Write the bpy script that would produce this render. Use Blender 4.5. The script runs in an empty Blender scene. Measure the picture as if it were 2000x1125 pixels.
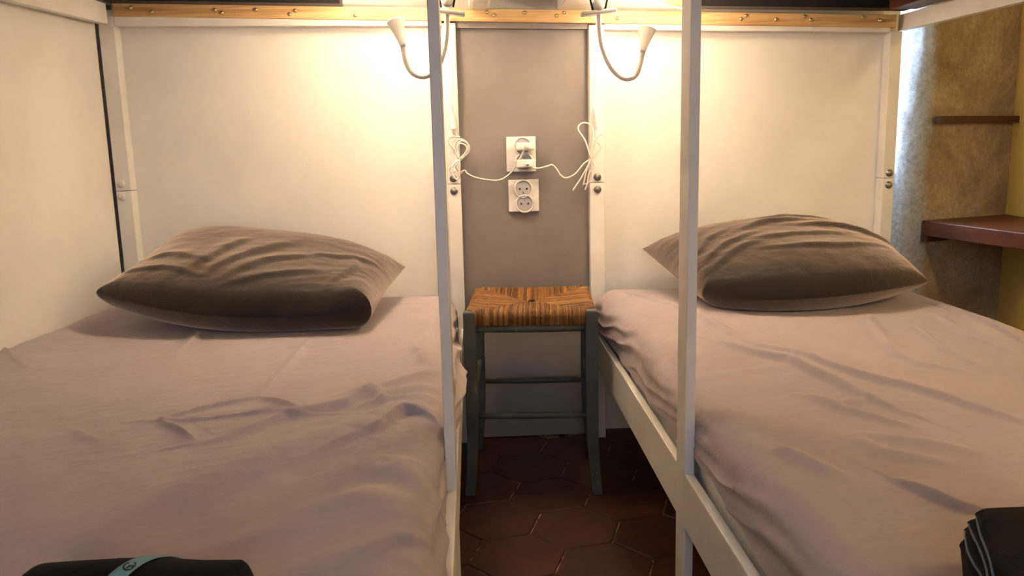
import bpy, bmesh, math, random
import numpy as np
from mathutils import Vector, Matrix

random.seed(7)
C = bpy.context.scene.collection
S = bpy.context.scene

# ------------------------------------------------------------------ camera, world, light, exposure
cam = bpy.data.cameras.new('camera')
cam.sensor_width = 36.0
cam.lens = 1650.39 / 2000 * 36
cam.clip_start = 0.02
cam_o = bpy.data.objects.new('camera', cam)
C.objects.link(cam_o)
pitch, yaw, roll = 0.1803, 0.0433, -0.024
fw = Vector((math.sin(yaw) * math.cos(pitch), math.cos(yaw) * math.cos(pitch), -math.sin(pitch)))
rt = Vector((math.cos(yaw), -math.sin(yaw), 0))
up = rt.cross(fw)
r2 = rt * math.cos(roll) + up * math.sin(roll)
u2 = up * math.cos(roll) - rt * math.sin(roll)
cam_o.matrix_world = Matrix(((r2.x, u2.x, -fw.x, 0.0171), (r2.y, u2.y, -fw.y, -2.279), (r2.z, u2.z, -fw.z, 0.8575), (0, 0, 0, 1)))
S.camera = cam_o

world = bpy.data.worlds.new('sky')
S.world = world
world.use_nodes = True
bg = world.node_tree.nodes['Background']
bg.inputs['Color'].default_value = (0.72, 0.84, 1.0, 1)
bg.inputs['Strength'].default_value = 2.2


def lamp_light(name, kind, loc, energy, color, size=0.05, size_y=None, aim=None):
    l = bpy.data.lights.new(name, kind)
    l.energy = energy
    l.color = color
    if kind == 'AREA':
        l.size = size
        if size_y:
            l.shape = 'RECTANGLE'
            l.size_y = size_y
    else:
        l.shadow_soft_size = size
    o = bpy.data.objects.new(name, l)
    C.objects.link(o)
    o.location = loc
    if aim:
        o.rotation_euler = (Vector(aim) - Vector(loc)).to_track_quat('-Z', 'Y').to_euler()
    return o


# daylight coming in through the two windows
lamp_light('daylight_rear_window', 'AREA', (0.1, -3.56, 1.35), 7.5, (0.58, 0.68, 1.0), 1.1, 1.3, (0.1, 0, 1.0))
lamp_light('daylight_alcove_window', 'AREA', (0.92, 0.62, 1.20), 36.0, (0.55, 0.72, 1.0), 0.5, 0.9, (1.33, 0.24, 0.95))
# the warm room lamp beside the foot of the right bed, outside the frame
lamp_light('room_lamp', 'POINT', (1.45, -1.90, 1.37), 24.0, (1.0, 0.76, 0.46), 0.05)

S.view_settings.view_transform = 'Standard'
S.view_settings.look = 'None'
S.view_settings.gamma = 1
S.view_settings.use_curve_mapping = False
S.view_settings.exposure = 0.0
S.cycles.sample_clamp_indirect = 0.0      # the lamps light the bunks by bounce: do not clip it


# ------------------------------------------------------------------ materials
def lin(r, g, b):
    f = lambda c: (c / 255 / 12.92) if c / 255 <= 0.04045 else ((c / 255 + 0.055) / 1.055) ** 2.4
    return (f(r), f(g), f(b), 1)


class Mat:
    def __init__(s, name, rough=0.5, spec=0.5):
        s.m = bpy.data.materials.new(name)
        s.m.use_nodes = True
        s.t = s.m.node_tree
        s.p = s.t.nodes['Principled BSDF']
        s.p.inputs['Roughness'].default_value = rough
        s.p.inputs['Specular IOR Level'].default_value = spec
        s.tc = s.t.nodes.new('ShaderNodeTexCoord')

    def node(s, kind, **kw):
        n = s.t.nodes.new(kind)
        for k, v in kw.items():
            if k in n.inputs:
                n.inputs[k].default_value = v
            else:
                setattr(n, k, v)
        return n

    def link(s, a, b):
        s.t.links.new(a, b)

    def coords(s, scale=(1, 1, 1), src='Object'):
        mp = s.node('ShaderNodeMapping')
        mp.inputs['Scale'].default_value = scale
        s.link(s.tc.outputs[src], mp.inputs['Vector'])
        return mp.outputs['Vector']

    def noise(s, scale, vec=None, detail=4, rough=0.55, dist=0.0):
        n = s.node('ShaderNodeTexNoise', Scale=scale, Detail=detail, Roughness=rough, Distortion=dist)
        s.link(vec if vec is not None else s.coords(), n.inputs['Vector'])
        return n.outputs['Fac']

    def ramp(s, fac, stops):
        r = s.node('ShaderNodeValToRGB')
        e = r.color_ramp.elements
        while len(e) < len(stops):
            e.new(0.5)
        for i, (p, c) in enumerate(stops):
            e[i].position = p
            e[i].color = c
        s.link(fac, r.inputs['Fac'])
        return r.outputs['Color']

    def mix(s, fac, a, b, mode='MIX'):
        n = s.node('ShaderNodeMix', data_type='RGBA', blend_type=mode)
        for sock, v in ((n.inputs[0], fac), (n.inputs[6], a), (n.inputs[7], b)):
            if hasattr(v, 'is_output'):
                s.link(v, sock)
            else:
                sock.default_value = v
        return n.outputs[2]

    def color(s, v):
        if hasattr(v, 'is_output'):
            s.link(v, s.p.inputs['Base Color'])
        else:
            s.p.inputs['Base Color'].default_value = v
        return s

    def bump(s, fac, strength=0.2, dist=0.002):
        b = s.node('ShaderNodeBump', Strength=strength, Distance=dist)
        s.link(fac, b.inputs['Height'])
        s.link(b.outputs['Normal'], s.p.inputs['Normal'])
        return s


def m_paint(name, a, b, rough=0.45, bump=0.12, scale=9):
    m = Mat(name, rough)
    n = m.noise(scale)
    m.color(m.ramp(n, [(0.35, a), (0.65, b)]))
    m.bump(m.noise(260, detail=2), bump, 0.0006)
    return m.m


def m_fabric(name, a, b, rough=0.9, sheen=0.2, weave=900):
    m = Mat(name, rough, 0.15)
    n = m.noise(7, detail=5)
    m.color(m.ramp(n, [(0.3, a), (0.7, b)]))
    m.p.inputs['Sheen Weight'].default_value = sheen
    m.p.inputs['Sheen Roughness'].default_value = 0.5
    m.p.inputs['Sheen Tint'].default_value = (1.0, 0.80, 0.66, 1)
    w = m.noise(weave, m.coords((1, 1, 1)), 2)
    f = m.noise(38, m.coords((1, 1, 1)), 5, 0.6, 0.6)
    add = m.node('ShaderNodeMath', operation='MULTIPLY_ADD')
    m.link(w, add.inputs[0])
    add.inputs[1].default_value = 0.12
    m.link(f, add.inputs[2])
    m.bump(add.outputs[0], 0.35, 0.004)
    return m.m


def m_pine():
    m = Mat('pine', 0.5)
    v = m.coords((1.2, 30, 34))
    n = m.noise(3.0, v, 6, 0.6, 1.2)
    n2 = m.noise(1.3, m.coords((3, 3, 60)), 3)
    c = m.ramp(n, [(0.3, lin(172, 124, 74)), (0.5, lin(212, 170, 110)), (0.75, lin(232, 200, 146))])
    c = m.mix(0.25, c, m.ramp(n2, [(0.4, lin(150, 100, 52)), (0.6, lin(240, 206, 150))]))
    m.color(c).bump(n, 0.15, 0.001)
    return m.m


def m_wood(name, a, b, c):
    m = Mat(name, 0.42)
    n = m.noise(2.0, m.coords((30, 3, 30)), 6, 0.6, 1.0)
    m.color(m.ramp(n, [(0.3, a), (0.5, b), (0.75, c)])).bump(n, 0.1, 0.001)
    return m.m


def m_stool():
    m = Mat('grey_green_paint', 0.55)
    n = m.noise(14, detail=6)
    base = m.ramp(n, [(0.3, lin(66, 68, 61)), (0.7, lin(89, 90, 80))])
    worn = m.noise(55, m.coords((1, 1, 0.35)), 6, 0.7)
    c = m.mix(m.ramp(worn, [(0.66, (0, 0, 0, 1)), (0.70, (1, 1, 1, 1))]), base, lin(168, 158, 134))
    dark = m.noise(38, m.coords((0.6, 1, 1)), 5, 0.7)
    c = m.mix(m.ramp(dark, [(0.70, (0, 0, 0, 1)), (0.74, (1, 1, 1, 1))]), c, lin(38, 34, 28))
    m.color(c).bump(n, 0.2, 0.002)
    return m.m


def m_rush():
    m = Mat('rush', 0.6, 0.35)
    n = m.noise(60, m.coords((1, 1, 1)), 4)
    oi = m.node('ShaderNodeAttribute', attribute_name='strand')
    c = m.ramp(oi.outputs['Fac'], [(0.0, lin(62, 34, 12)), (0.35, lin(118, 75, 32)), (0.7, lin(146, 101, 48)), (1.0, lin(176, 134, 76))])
    m.color(m.mix(0.3, c, m.ramp(n, [(0.35, lin(70, 40, 16)), (0.65, lin(156, 112, 58))])))
    return m.m


def m_tile():
    m = Mat('terracotta', 0.5, 0.4)
    n = m.noise(9, m.coords(src='Object'), 6, 0.65)
    oi = m.node('ShaderNodeObjectInfo')
    c = m.ramp(n, [(0.3, lin(37, 15, 6)), (0.55, lin(65, 29, 11)), (0.8, lin(92, 46, 19))])
    c2 = m.ramp(oi.outputs['Random'], [(0, lin(46, 21, 8)), (1, lin(74, 37, 14))])
    m.color(m.mix(0.45, c, c2)).bump(m.noise(60, detail=4), 0.25, 0.002)
    return m.m


def m_grout():
    m = Mat('grout', 0.9, 0.2)
    n = m.noise(30, detail=5)
    m.color(m.ramp(n, [(0.42, lin(70, 46, 32)), (0.60, lin(176, 148, 116))])).bump(n, 0.3, 0.003)
    return m.m


def m_plaster():
    m = Mat('rough_plaster', 0.95, 0.1)
    big = m.noise(4.5, detail=6, rough=0.65, dist=0.4)
    fine = m.noise(70, detail=6, rough=0.75)
    c = m.ramp(big, [(0.32, lin(152, 128, 98)), (0.5, lin(190, 164, 130)), (0.68, lin(212, 188, 154))])
    c = m.mix(m.ramp(fine, [(0.3, (0.5, 0.5, 0.5, 1)), (0.7, (0, 0, 0, 1))]), c, lin(104, 86, 68))
    sp = m.noise(130, m.coords((1, 1, 0.5)), 3, 0.6)
    c = m.mix(m.ramp(sp, [(0.66, (0, 0, 0, 1)), (0.72, (0.6, 0.6, 0.6, 1))]), c, lin(206, 192, 166))
    sx = m.node('ShaderNodeSeparateXYZ')
    m.link(m.tc.outputs['Object'], sx.inputs[0])
    ed = m.node('ShaderNodeMath', operation='MULTIPLY_ADD')
    m.link(m.noise(7, detail=5, rough=0.7), ed.inputs[0])
    ed.inputs[1].default_value = 0.09
    m.link(sx.outputs['X'], ed.inputs[2])
    g = m.ramp(fine, [(0.3, lin(150, 150, 152)), (0.7, lin(206, 206, 206))])
    mr = m.node('ShaderNodeMapRange')
    m.link(ed.outputs[0], mr.inputs['Value'])
    mr.inputs['From Min'].default_value = 1.415
    mr.inputs['From Max'].default_value = 1.445
    c = m.mix(mr.outputs['Result'], g, c)
    m.color(c).bump(fine, 0.7, 0.008)
    return m.m


def m_flat(name, c, rough=0.5, metal=0.0, bumps=None):
    m = Mat(name, rough)
    n = m.noise(40, detail=3)
    dark = tuple(x * 0.88 for x in c[:3]) + (1,)
    m.color(m.ramp(n, [(0.35, dark), (0.6, c)]))
    m.p.inputs['Metallic'].default_value = metal
    if bumps:
        m.bump(m.noise(bumps, detail=3), 0.3, 0.002)
    return m.m


def m_emit(name, c, strength):
    m = bpy.data.materials.new(name)
    m.use_nodes = True
    p = m.node_tree.nodes['Principled BSDF']
    p.inputs['Base Color'].default_value = (0.8, 0.8, 0.8, 1)
    p.inputs['Emission Color'].default_value = c
    p.inputs['Emission Strength'].default_value = strength
    return m


def m_glass():
    m = Mat('window_glass', 0.02)
    m.p.inputs['Base Color'].default_value = (0.95, 0.98, 1, 1)
    m.p.inputs['Transmission Weight'].default_value = 1.0
    m.p.inputs['IOR'].default_value = 1.02
    return m.m


WHITE = m_paint('white_painted_wood', lin(222, 217, 208), lin(232, 228, 220), 0.4)
PANEL = m_paint('white_melamine', lin(226, 221, 212), lin(233, 229, 221), 0.33, 0.06, 4)
WALLW = m_paint('white_wall', lin(214, 206, 192), lin(224, 217, 204), 0.8, 0.3)
PANEL_SHADED = m_paint('shade_toned_panel', lin(127, 119, 112), lin(134, 125, 118), 0.5, 0.1)  # white panel with the shade between the beds put into its colour
YELLOW = m_paint('yellow_wall', lin(248, 210, 108), lin(250, 214, 116), 0.8, 0.3, 5)
CEIL = m_paint('ceiling_paint', lin(150, 140, 126), lin(170, 160, 146), 0.9, 0.3)
PINE = m_pine()
SHEET = m_fabric('mauve_cotton', lin(166, 155, 156), lin(173, 162, 162), 0.85, 0.25)
PILLOW = m_fabric('charcoal_cotton', lin(18, 15, 14), lin(23, 19, 17), 0.6, 0.9)
MATTR = m_fabric('white_ticking', lin(214, 212, 206), lin(226, 224, 220), 0.9, 0.1)
FLEECE = m_fabric('black_fleece', lin(11, 10, 10), lin(17, 15, 15), 0.95, 0.02, 400)
BLACKM = m_fabric('black_mattress_cover', lin(18, 15, 15), lin(25, 21, 21), 0.8, 0.1)
STITCH = m_fabric('blue_grey_yarn', lin(84, 108, 124), lin(102, 124, 138), 0.9, 0.2)
TEAL = m_fabric('pale_teal_band', lin(112, 156, 162), lin(122, 166, 172), 0.8, 0.1)
INK = m_flat('band_print', lin(22, 26, 30), 0.7)
STOOL = m_stool()
RUSH = m_rush()
TILE = m_tile()
GROUT = m_grout()
PLASTER = m_plaster()
BROWN = m_wood('red_brown_wood', lin(66, 30, 13), lin(90, 43, 19), lin(112, 57, 27))
DARKWOOD = m_wood('dark_brown_wood', lin(58, 30, 20), lin(76, 40, 26), lin(92, 50, 32))
PLASTIC = m_flat('white_plastic', lin(232, 228, 218), 0.35)
SOCKET = m_flat('grey_socket_plastic', lin(176, 172, 172), 0.4)
STEEL = m_flat('bolt_steel', lin(150, 146, 138), 0.35, 0.9)
BRASS = m_flat('screw_brass', lin(214, 196, 150), 0.35, 0.8)
DARK = m_flat('dark_hole', lin(22, 20, 18), 0.8)
BULB = m_emit('lit_bulb', (1.0, 0.86, 0.62, 1), 60)
GLASS = m_glass()


# ------------------------------------------------------------------ helpers
def thing(name, label, cat, loc=(0, 0, 0), group=None):
    o = bpy.data.objects.new(name, None)
    o.empty_display_size = 0.05
    C.objects.link(o)
    o.location = loc
    o['label'] = label
    o['category'] = cat
    if group:
        o['group'] = group
    return o


def tag(o, label, cat, group=None):
    o['label'] = label
    o['category'] = cat
    if group:
        o['group'] = group
    return o


def world_loc(o):
    v = Vector((0, 0, 0))
    while o is not None:
        v = v + o.location
        o = o.parent
    return v


def mesh(name, verts, faces, mat, parent=None, smooth=False, kind=None, bevel=0, base=None):
    """world-space verts -> one mesh object whose origin sits at `base` (default: its parent's origin)"""
    off = world_loc(parent) if parent else Vector((0, 0, 0))
    b = Vector(base) if base else off
    me = bpy.data.meshes.new(name)
    me.from_pydata([tuple(Vector(v) - b) for v in verts], [], [tuple(int(i) for i in f) for f in faces])
    if smooth:
        for p in me.polygons:
            p.use_smooth = True
    me.materials.append(mat)
    me.update()
    o = bpy.data.objects.new(name, me)
    C.objects.link(o)
    o.location = b - off
    if parent:
        o.parent = parent
    if kind:
        o['kind'] = kind
    if bevel:
        md = o.modifiers.new('bevel', 'BEVEL')
        md.width = bevel
        md.segments = 2
        md.limit_method = 'ANGLE'
    return o


BOXF = [(0, 3, 2, 1), (4, 5, 6, 7), (0, 1, 5, 4), (1, 2, 6, 5), (2, 3, 7, 6), (3, 0, 4, 7)]


def box(name, x0, x1, y0, y1, z0, z1, mat, parent=None, bevel=0.0015, kind=None, dz=0.0):
    """axis box; dz tilts it: extra height of the x1 end (old, out-of-level joinery)"""
    v = [(x0, y0, z0), (x1, y0, z0 + dz), (x1, y1, z0 + dz), (x0, y1, z0), (x0, y0, z1), (x1, y0, z1 + dz), (x1, y1, z1 + dz), (x0, y1, z1)]
    return mesh(name, v, BOXF, mat, parent, False, kind, bevel)


def beam(name, a, b, w, h, mat, parent=None, bevel=0.0015, upv=(0, 0, 1)):
    a, b = Vector(a), Vector(b)
    d = (b - a).normalized()
    s = d.cross(Vector(upv)).normalized()
    u = s.cross(d)
    v = []
    for p in (a, b):
        v += [p - s * w / 2 - u * h / 2, p + s * w / 2 - u * h / 2, p + s * w / 2 + u * h / 2, p - s * w / 2 + u * h / 2]
    f = [(0, 1, 2, 3), (7, 6, 5, 4), (0, 4, 5, 1), (1, 5, 6, 2), (2, 6, 7, 3), (3, 7, 4, 0)]
    return mesh(name, v, f, mat, parent, False, None, bevel)


def spline(pts, n=8):
    P = [Vector(p) for p in pts]
    if len(P) < 3:
        return P
    out = []
    Q = [P[0] * 2 - P[1]] + P + [P[-1] * 2 - P[-2]]
    for i in range(1, len(Q) - 2):
        p0, p1, p2, p3 = Q[i - 1:i + 3]
        for k in range(n):
            t = k / n
            out.append(0.5 * (2 * p1 + (p2 - p0) * t + (2 * p0 - 5 * p1 + 4 * p2 - p3) * t * t + (3 * p1 - p0 - 3 * p2 + p3) * t ** 3))
    out.append(P[-1])
    return out


def tube_geo(pts, rad, sides=8, off=0, cap=True):
    """verts, faces of a tube; rad is a number or a list per point"""
    P = [Vector(p) for p in pts]
    n = len(P)
    R = rad if isinstance(rad, (list, tuple)) else [rad] * n
    V, F = [], []
    ref = None
    for i, p in enumerate(P):
        t = (P[min(i + 1, n - 1)] - P[max(i - 1, 0)])
        t = t.normalized() if t.length > 1e-9 else Vector((0, 0, 1))
        if ref is None:
            ref = t.orthogonal().normalized()
        ref = (ref - t * ref.dot(t)).normalized()
        b = t.cross(ref)
        for k in range(sides):
            a = 2 * math.pi * k / sides
            V.append(p + (ref * math.cos(a) + b * math.sin(a)) * R[i])
    for i in range(n - 1):
        for k in range(sides):
            k2 = (k + 1) % sides
            F.append((off + i * sides + k, off + i * sides + k2, off + (i + 1) * sides + k2, off + (i + 1) * sides + k))
    if cap:
        F.append(tuple(off + k for k in reversed(range(sides))))
        F.append(tuple(off + (n - 1) * sides + k for k in range(sides)))
    return V, F


def tube(name, pts, rad, mat, parent=None, sides=8, n=8, smooth=True):
    P = spline(pts, n)
    R = rad
    if isinstance(rad, (list, tuple)):
        R = [rad[min(int(i / max(1, n)), len(rad) - 1)] for i in range(len(P))]
        R = list(np.interp(np.linspace(0, len(rad) - 1, len(P)), range(len(rad)), rad))
    V, F = tube_geo(P, R, sides)
    return mesh(name, V, F, mat, parent, smooth)


def lathe(name, prof, origin, axis, mat, parent=None, sides=20, smooth=True):
    """prof: (radius, distance along axis)"""
    o, ax = Vector(origin), Vector(axis).normalized()
    r = ax.orthogonal().normalized()
    b = ax.cross(r)
    V, F = [], []
    for (rad, d) in prof:
        for k in range(sides):
            a = 2 * math.pi * k / sides
            V.append(o + ax * d + (r * math.cos(a) + b * math.sin(a)) * max(rad, 1e-5))
    for i in range(len(prof) - 1):
        for k in range(sides):
            k2 = (k + 1) % sides
            F.append((i * sides + k, i * sides + k2, (i + 1) * sides + k2, (i + 1) * sides + k))
    F.append(tuple(reversed(range(sides))))
    F.append(tuple((len(prof) - 1) * sides + k for k in range(sides)))
    return mesh(name, V, F, mat, parent, smooth)


def prism(name, poly, z0, z1, mat, parent=None, bevel=0.0015, kind=None):
    n = len(poly)
    v = [(x, y, z0) for x, y in poly] + [(x, y, z1) for x, y in poly]
    f = [tuple(reversed(range(n))), tuple(range(n, 2 * n))] + [(i, (i + 1) % n, n + (i + 1) % n, n + i) for i in range(n)]
    return mesh(name, v, f, mat, parent, False, kind, bevel)


# numpy gradient noise
_rng = np.random.RandomState(3)
_perm = np.concatenate([_rng.permutation(256)] * 3)
_ang = _rng.rand(256) * 2 * np.pi


def pn(x, y):
    x, y = np.asarray(x, float), np.asarray(y, float)
    xi, yi = np.floor(x).astype(int), np.floor(y).astype(int)
    xf, yf = x - xi, y - yi

    def g(ix, iy, dx, dy):
        a = _ang[_perm[(_perm[ix & 255] + iy) & 255]]
        return np.cos(a) * dx + np.sin(a) * dy
    u, v = xf ** 3 * (xf * (xf * 6 - 15) + 10), yf ** 3 * (yf * (yf * 6 - 15) + 10)
    a = g(xi, yi, xf, yf) * (1 - u) + g(xi + 1, yi, xf - 1, yf) * u
    b = g(xi, yi + 1, xf, yf - 1) * (1 - u) + g(xi + 1, yi + 1, xf - 1, yf - 1) * u
    return a * (1 - v) + b * v


def ridged(x, y):
    return 1 - np.abs(pn(x, y)) * 2.2


def poly_dist(X, Y, pts):
    """distance to a polyline and position (0..1) along it"""
    best = np.full(X.shape, 1e9)
    pos = np.zeros(X.shape)
    side = np.zeros(X.shape)
    L = sum(math.dist(pts[i], pts[i + 1]) for i in range(len(pts) - 1))
    acc = 0
    for i in range(len(pts) - 1):
        (ax, ay), (bx, by) = pts[i], pts[i + 1]
        l2 = (bx - ax) ** 2 + (by - ay) ** 2
        t = np.clip(((X - ax) * (bx - ax) + (Y - ay) * (by - ay)) / l2, 0, 1)
        d = np.hypot(X - ax - t * (bx - ax), Y - ay - t * (by - ay))
        s = np.sign((bx - ax) * (Y - ay) - (by - ay) * (X - ax))
        m = d < best
        best = np.where(m, d, best)
        pos = np.where(m, (acc + t * math.sqrt(l2)) / L, pos)
        side = np.where(m, s, side)
        acc += math.sqrt(l2)
    return best, pos, side


# ------------------------------------------------------------------ the room
floor = box('floor', -1.1, 1.78, -3.7, 0.7, -0.08, -0.004, GROUT, None, 0, 'structure')
R_hex = 0.105
hex_r = R_hex - 0.0016
hv, hf = [], []
for zz, rr in ((-0.012, hex_r), (-0.0018, hex_r), (0.0, hex_r - 0.0022)):
    for k in range(6):
        a = math.radians(60 * k)
        hv.append((rr * math.cos(a), rr * math.sin(a), zz))
for lv in (0, 1):
    for k in range(6):
        k2 = (k + 1) % 6
        hf.append((lv * 6 + k, lv * 6 + k2, lv * 6 + 6 + k2, lv * 6 + 6 + k))
hf.append(tuple(range(12, 18)))
tile_mesh = bpy.data.meshes.new('tile')
tile_mesh.from_pydata(hv, [], hf)
tile_mesh.materials.append(TILE)
ang0 = math.radians(12)
n_t = 0
for i in range(-14, 20):
    for j in range(-22, 14):
        lx = 1.5 * R_hex * i
        ly = math.sqrt(3) * R_hex * (j + 0.5 * (i % 2))
        x = 0.16 + lx * math.cos(ang0) - ly * math.sin(ang0)
        y = -1.02 + lx * math.sin(ang0) + ly * math.cos(ang0)
        if -0.92 < x < 1.5 and -2.3 < y < 0.09 and n_t < 300:
            o = bpy.data.objects.new('tile', tile_mesh)
            C.objects.link(o)
            o.parent = floor
            o.location = (x, y, random.uniform(-0.0012, 0.0))
            o.rotation_euler = (random.uniform(-0.006, 0.006), random.uniform(-0.006, 0.006), ang0 + random.uniform(-0.02, 0.02))
            n_t += 1

box('wall_left', -1.12, -1.0, -3.7, 0.3, -0.08, 2.6, WALLW, None, 0, 'structure')
box('wall_back', -1.0, 1.2, 0.075, 0.16, -0.08, 2.6, WALLW, None, 0, 'structure')
box('ceiling', -1.12, 1.82, -3.7, 0.7, 2.6, 2.7, CEIL, None, 0, 'structure')
box('wall_right', 1.702, 1.82, -3.7, 0.7, -0.08, 2.6, YELLOW, None, 0, 'structure')


def wall_with_hole(name, x0, x1, y0, y1, hx0, hx1, hz0, hz1, mat):
    V, F = [], []

    def add(a0, a1, b0, b1):
        o = len(V)
        V.extend([(a0, y0, b0), (a1, y0, b0), (a1, y1, b0), (a0, y1, b0), (a0, y0, b1), (a1, y0, b1), (a1, y1, b1), (a0, y1, b1)])
        F.extend([tuple(o + k for k in f) for f in BOXF])
    add(x0, hx0, -0.08, 2.6)
    add(hx1, x1, -0.08, 2.6)
    add(hx0, hx1, -0.08, hz0)
    add(hx0, hx1, hz1, 2.6)
    return mesh(name, V, F, mat, None, False, 'structure')


wall_with_hole('wall_rear', -1.12, 1.82, -3.7, -3.6, -0.45, 0.65, 0.7, 2.0, WALLW)
wall_with_hole('wall_alcove', 0.5, 1.82, 0.66, 0.74, 0.62, 1.68, 0.70, 2.0, WALLW)
box('wall_alcove_left', 0.5, 0.52, 0.16, 0.66, -0.08, 2.6, WALLW, None, 0, 'structure')


def window(name, x0, x1, y, z0, z1):
    w = box(name, x0, x0 + 0.04, y - 0.02, y + 0.02, z0, z1, WHITE, None, 0.002, 'structure')
    box('frame', x1 - 0.04, x1, y - 0.02, y + 0.02, z0, z1, WHITE, w)
    box('frame', x0 + 0.04, x1 - 0.04, y - 0.02, y + 0.02, z0, z0 + 0.04, WHITE, w)
    box('frame', x0 + 0.04, x1 - 0.04, y - 0.02, y + 0.02, z1 - 0.04, z1, WHITE, w)
    box('pane', x0 + 0.04, x1 - 0.04, y - 0.003, y + 0.003, z0 + 0.04, z1 - 0.04, GLASS, w, 0)


window('window_1', 0.62, 1.68, 0.70, 0.70, 2.0)
window('window_2', -0.45, 0.65, -3.65, 0.7, 2.0)


# rough plaster alcove wall with a rounded, crumbling edge at the window side
def plaster_wall():
    path = []                                  # (x, y) outline from the yellow corner round the free edge and back
    for k in range(61):
        t = k / 60
        path.append((1.71 - t * 0.336, 0.325 - t * 0.103))
    cx, cy, rr = 1.369, 0.267, 0.046
    for k in range(1, 21):
        a = math.radians(-92 - 170 * k / 20)
        path.append((cx + rr * math.cos(a), cy + rr * math.sin(a)))
    for k in range(1, 21):
        path.append((1.377 + 0.333 * k / 20, 0.313 + 0.103 * k / 20))
    P = np.array(path)
    T = np.gradient(P, axis=0)
    N = np.stack([-T[:, 1], T[:, 0]], 1)
    N /= np.linalg.norm(N, axis=1)[:, None]
    nz = 150
    zs = np.linspace(-0.01, 2.6, nz)
    s = np.concatenate([[0], np.cumsum(np.hypot(*np.diff(P, axis=0).T))])
    S_, Z_ = np.meshgrid(s, zs)
    h = 0.006 * pn(S_ * 9, Z_ * 9) + 0.005 * pn(S_ * 30 + 7, Z_ * 30) + 0.0035 * pn(S_ * 75, Z_ * 75 + 3)
    edge = np.exp(-((S_ - s[66]) / 0.05) ** 2)
    h = h + edge * 0.012 * pn(S_ * 6 + 3, Z_ * 7 + 5)
    lean = (Z_ - 1.12) * 0.055 * np.exp(-((S_ - s[70]) / 0.11) ** 2)
    X = P[None, :, 0] - N[None, :, 0] * h + lean
    Y = P[None, :, 1] - N[None, :, 1] * h
    V = np.stack([X, Y, Z_], -1).reshape(-1, 3)
    n = len(path)
    F = [(i * n + j, i * n + j + 1, (i + 1) * n + j + 1, (i + 1) * n + j) for i in range(nz - 1) for j in range(n - 1)]
    return mesh('wall_back_right', V, F, PLASTER, None, True, 'structure')


plaster_wall()
# the wall below the window sill
def sill_wall():
    nx, nz = 30, 70
    xs, zs = np.linspace(0.7, 1.345, nx), np.linspace(-0.01, 0.722, nz)
    X, Z = np.meshgrid(xs, zs)
    Y = 0.268 + 0.006 * pn(X * 12, Z * 12) + 0.004 * pn(X * 50, Z * 50)
    V = np.stack([X, Y, Z], -1).reshape(-1, 3)
    F = [(i * nx + j, i * nx + j + 1, (i + 1) * nx + j + 1, (i + 1) * nx + j) for i in range(nz - 1) for j in range(nx - 1)]
    o = len(V)
    top = [(x, 0.66, 0.722) for x in xs]
    V = np.concatenate([V, np.array(top)])
    b = (nz - 1) * nx
    F += [(b + j, b + j + 1, o + j + 1, o + j) for j in range(nx - 1)]
    return mesh('wall_below_sill', V, F, PLASTER, None, True, 'structure')


sill_wall()


# ------------------------------------------------------------------ the two bunk beds
def bolt(x, y, z, parent, mat=STEEL, r=0.008):
    o = lathe('bolt', [(0.0001, 0.0095), (r * 0.34, 0.0092), (r * 0.42, 0.0060), (r * 0.62, 0.0075), (r * 0.9, 0.0055), (r, 0.002), (r * 1.25, 0.0018), (r * 1.25, -0.001)][::-1],
              (x, y, z), (0, -1, 0), mat, parent, 14)
    return o


ZB, ZT = 0.2443, 0.332


def side_rails(bed, x0, x1, yp0, yp1, y_back, y_front):
    box('side_rail', x0, x1, yp1, y_back, ZB, ZT, WHITE, bed, 0.002)
    box('side_rail', x0, x1, y_front, yp0, ZB, ZT, WHITE, bed, 0.002)


# left bunk
BL = thing('bunk_bed', 'white wooden bunk bed on the left, boarded along its outer side', 'bunk bed', (-0.48, -1.0, 0), 'bunk beds')
box('head_post', -0.9207, -0.8811, 0, 0.04, 0, 0.7335, WHITE, BL, 0.0015)
box('head_post', -0.9207, -0.8811, 0, 0.04, 0.7345, 1.1935, WHITE, BL, 0.0015)
box('head_post', -0.0500, -0.0145, 0, 0.04, 0, 0.7285, WHITE, BL, 0.0015)
box('head_post', -0.0500, -0.0145, 0, 0.04, 0.7295, 1.1435, WHITE, BL, 0.0015)
box('head_panel', -0.8808, -0.0503, 0.038, 0.054, 0.24, 1.16, PANEL, BL, 0)
box('top_rail', -0.8808, -0.0503, 0.0, 0.0378, 1.1508, 1.1745, WHITE, BL, 0.0015, None, -0.0135)
for (x, z) in [(-0.9043, 0.7529), (-0.9060, 0.7181), (-0.0339, 0.7436), (-0.0337, 0.7108)]:
    bolt(x, 0, z, BL, STEEL if x > -0.5 else WHITE)
beam('upper_side_rail', (-0.8945, -0.030, 1.1775), (-0.8945, -2.05, 1.1235), 0.022, 0.050, WHITE, BL)
box('rail_bracket', -0.9060, -0.8840, -0.030, -0.001, 1.19, 1.2, DARK, BL, 0)
box('side_panel', -0.943, -0.9265, -2.05, -0.006, 0.2, 1.16, PANEL, BL, 0)
box('middle_post', -0.0373, -0.0214, -1.078, -1.024, 0, 2.05, WHITE, BL, 0.0015)
side_rails(BL, -0.0373, -0.0214, -1.078, -1.024, 0.0, -2.05)
box('bed_base', -0.9260, -0.0375, -2.05, -0.002, 0.262, 0.284, PINE, BL, 0)
box('foot_post', -0.925, -0.885, -2.09, -2.05, 0, 2.05, WHITE, BL)
box('upper_base', -0.884, 0.02, -2.05, -0.062, 1.2450, 1.268, WHITE, BL, 0)
box('upper_rail', 0.0205, 0.0755, -2.05, -0.008, 1.172, 1.33, WHITE, BL, 0.012)
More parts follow.
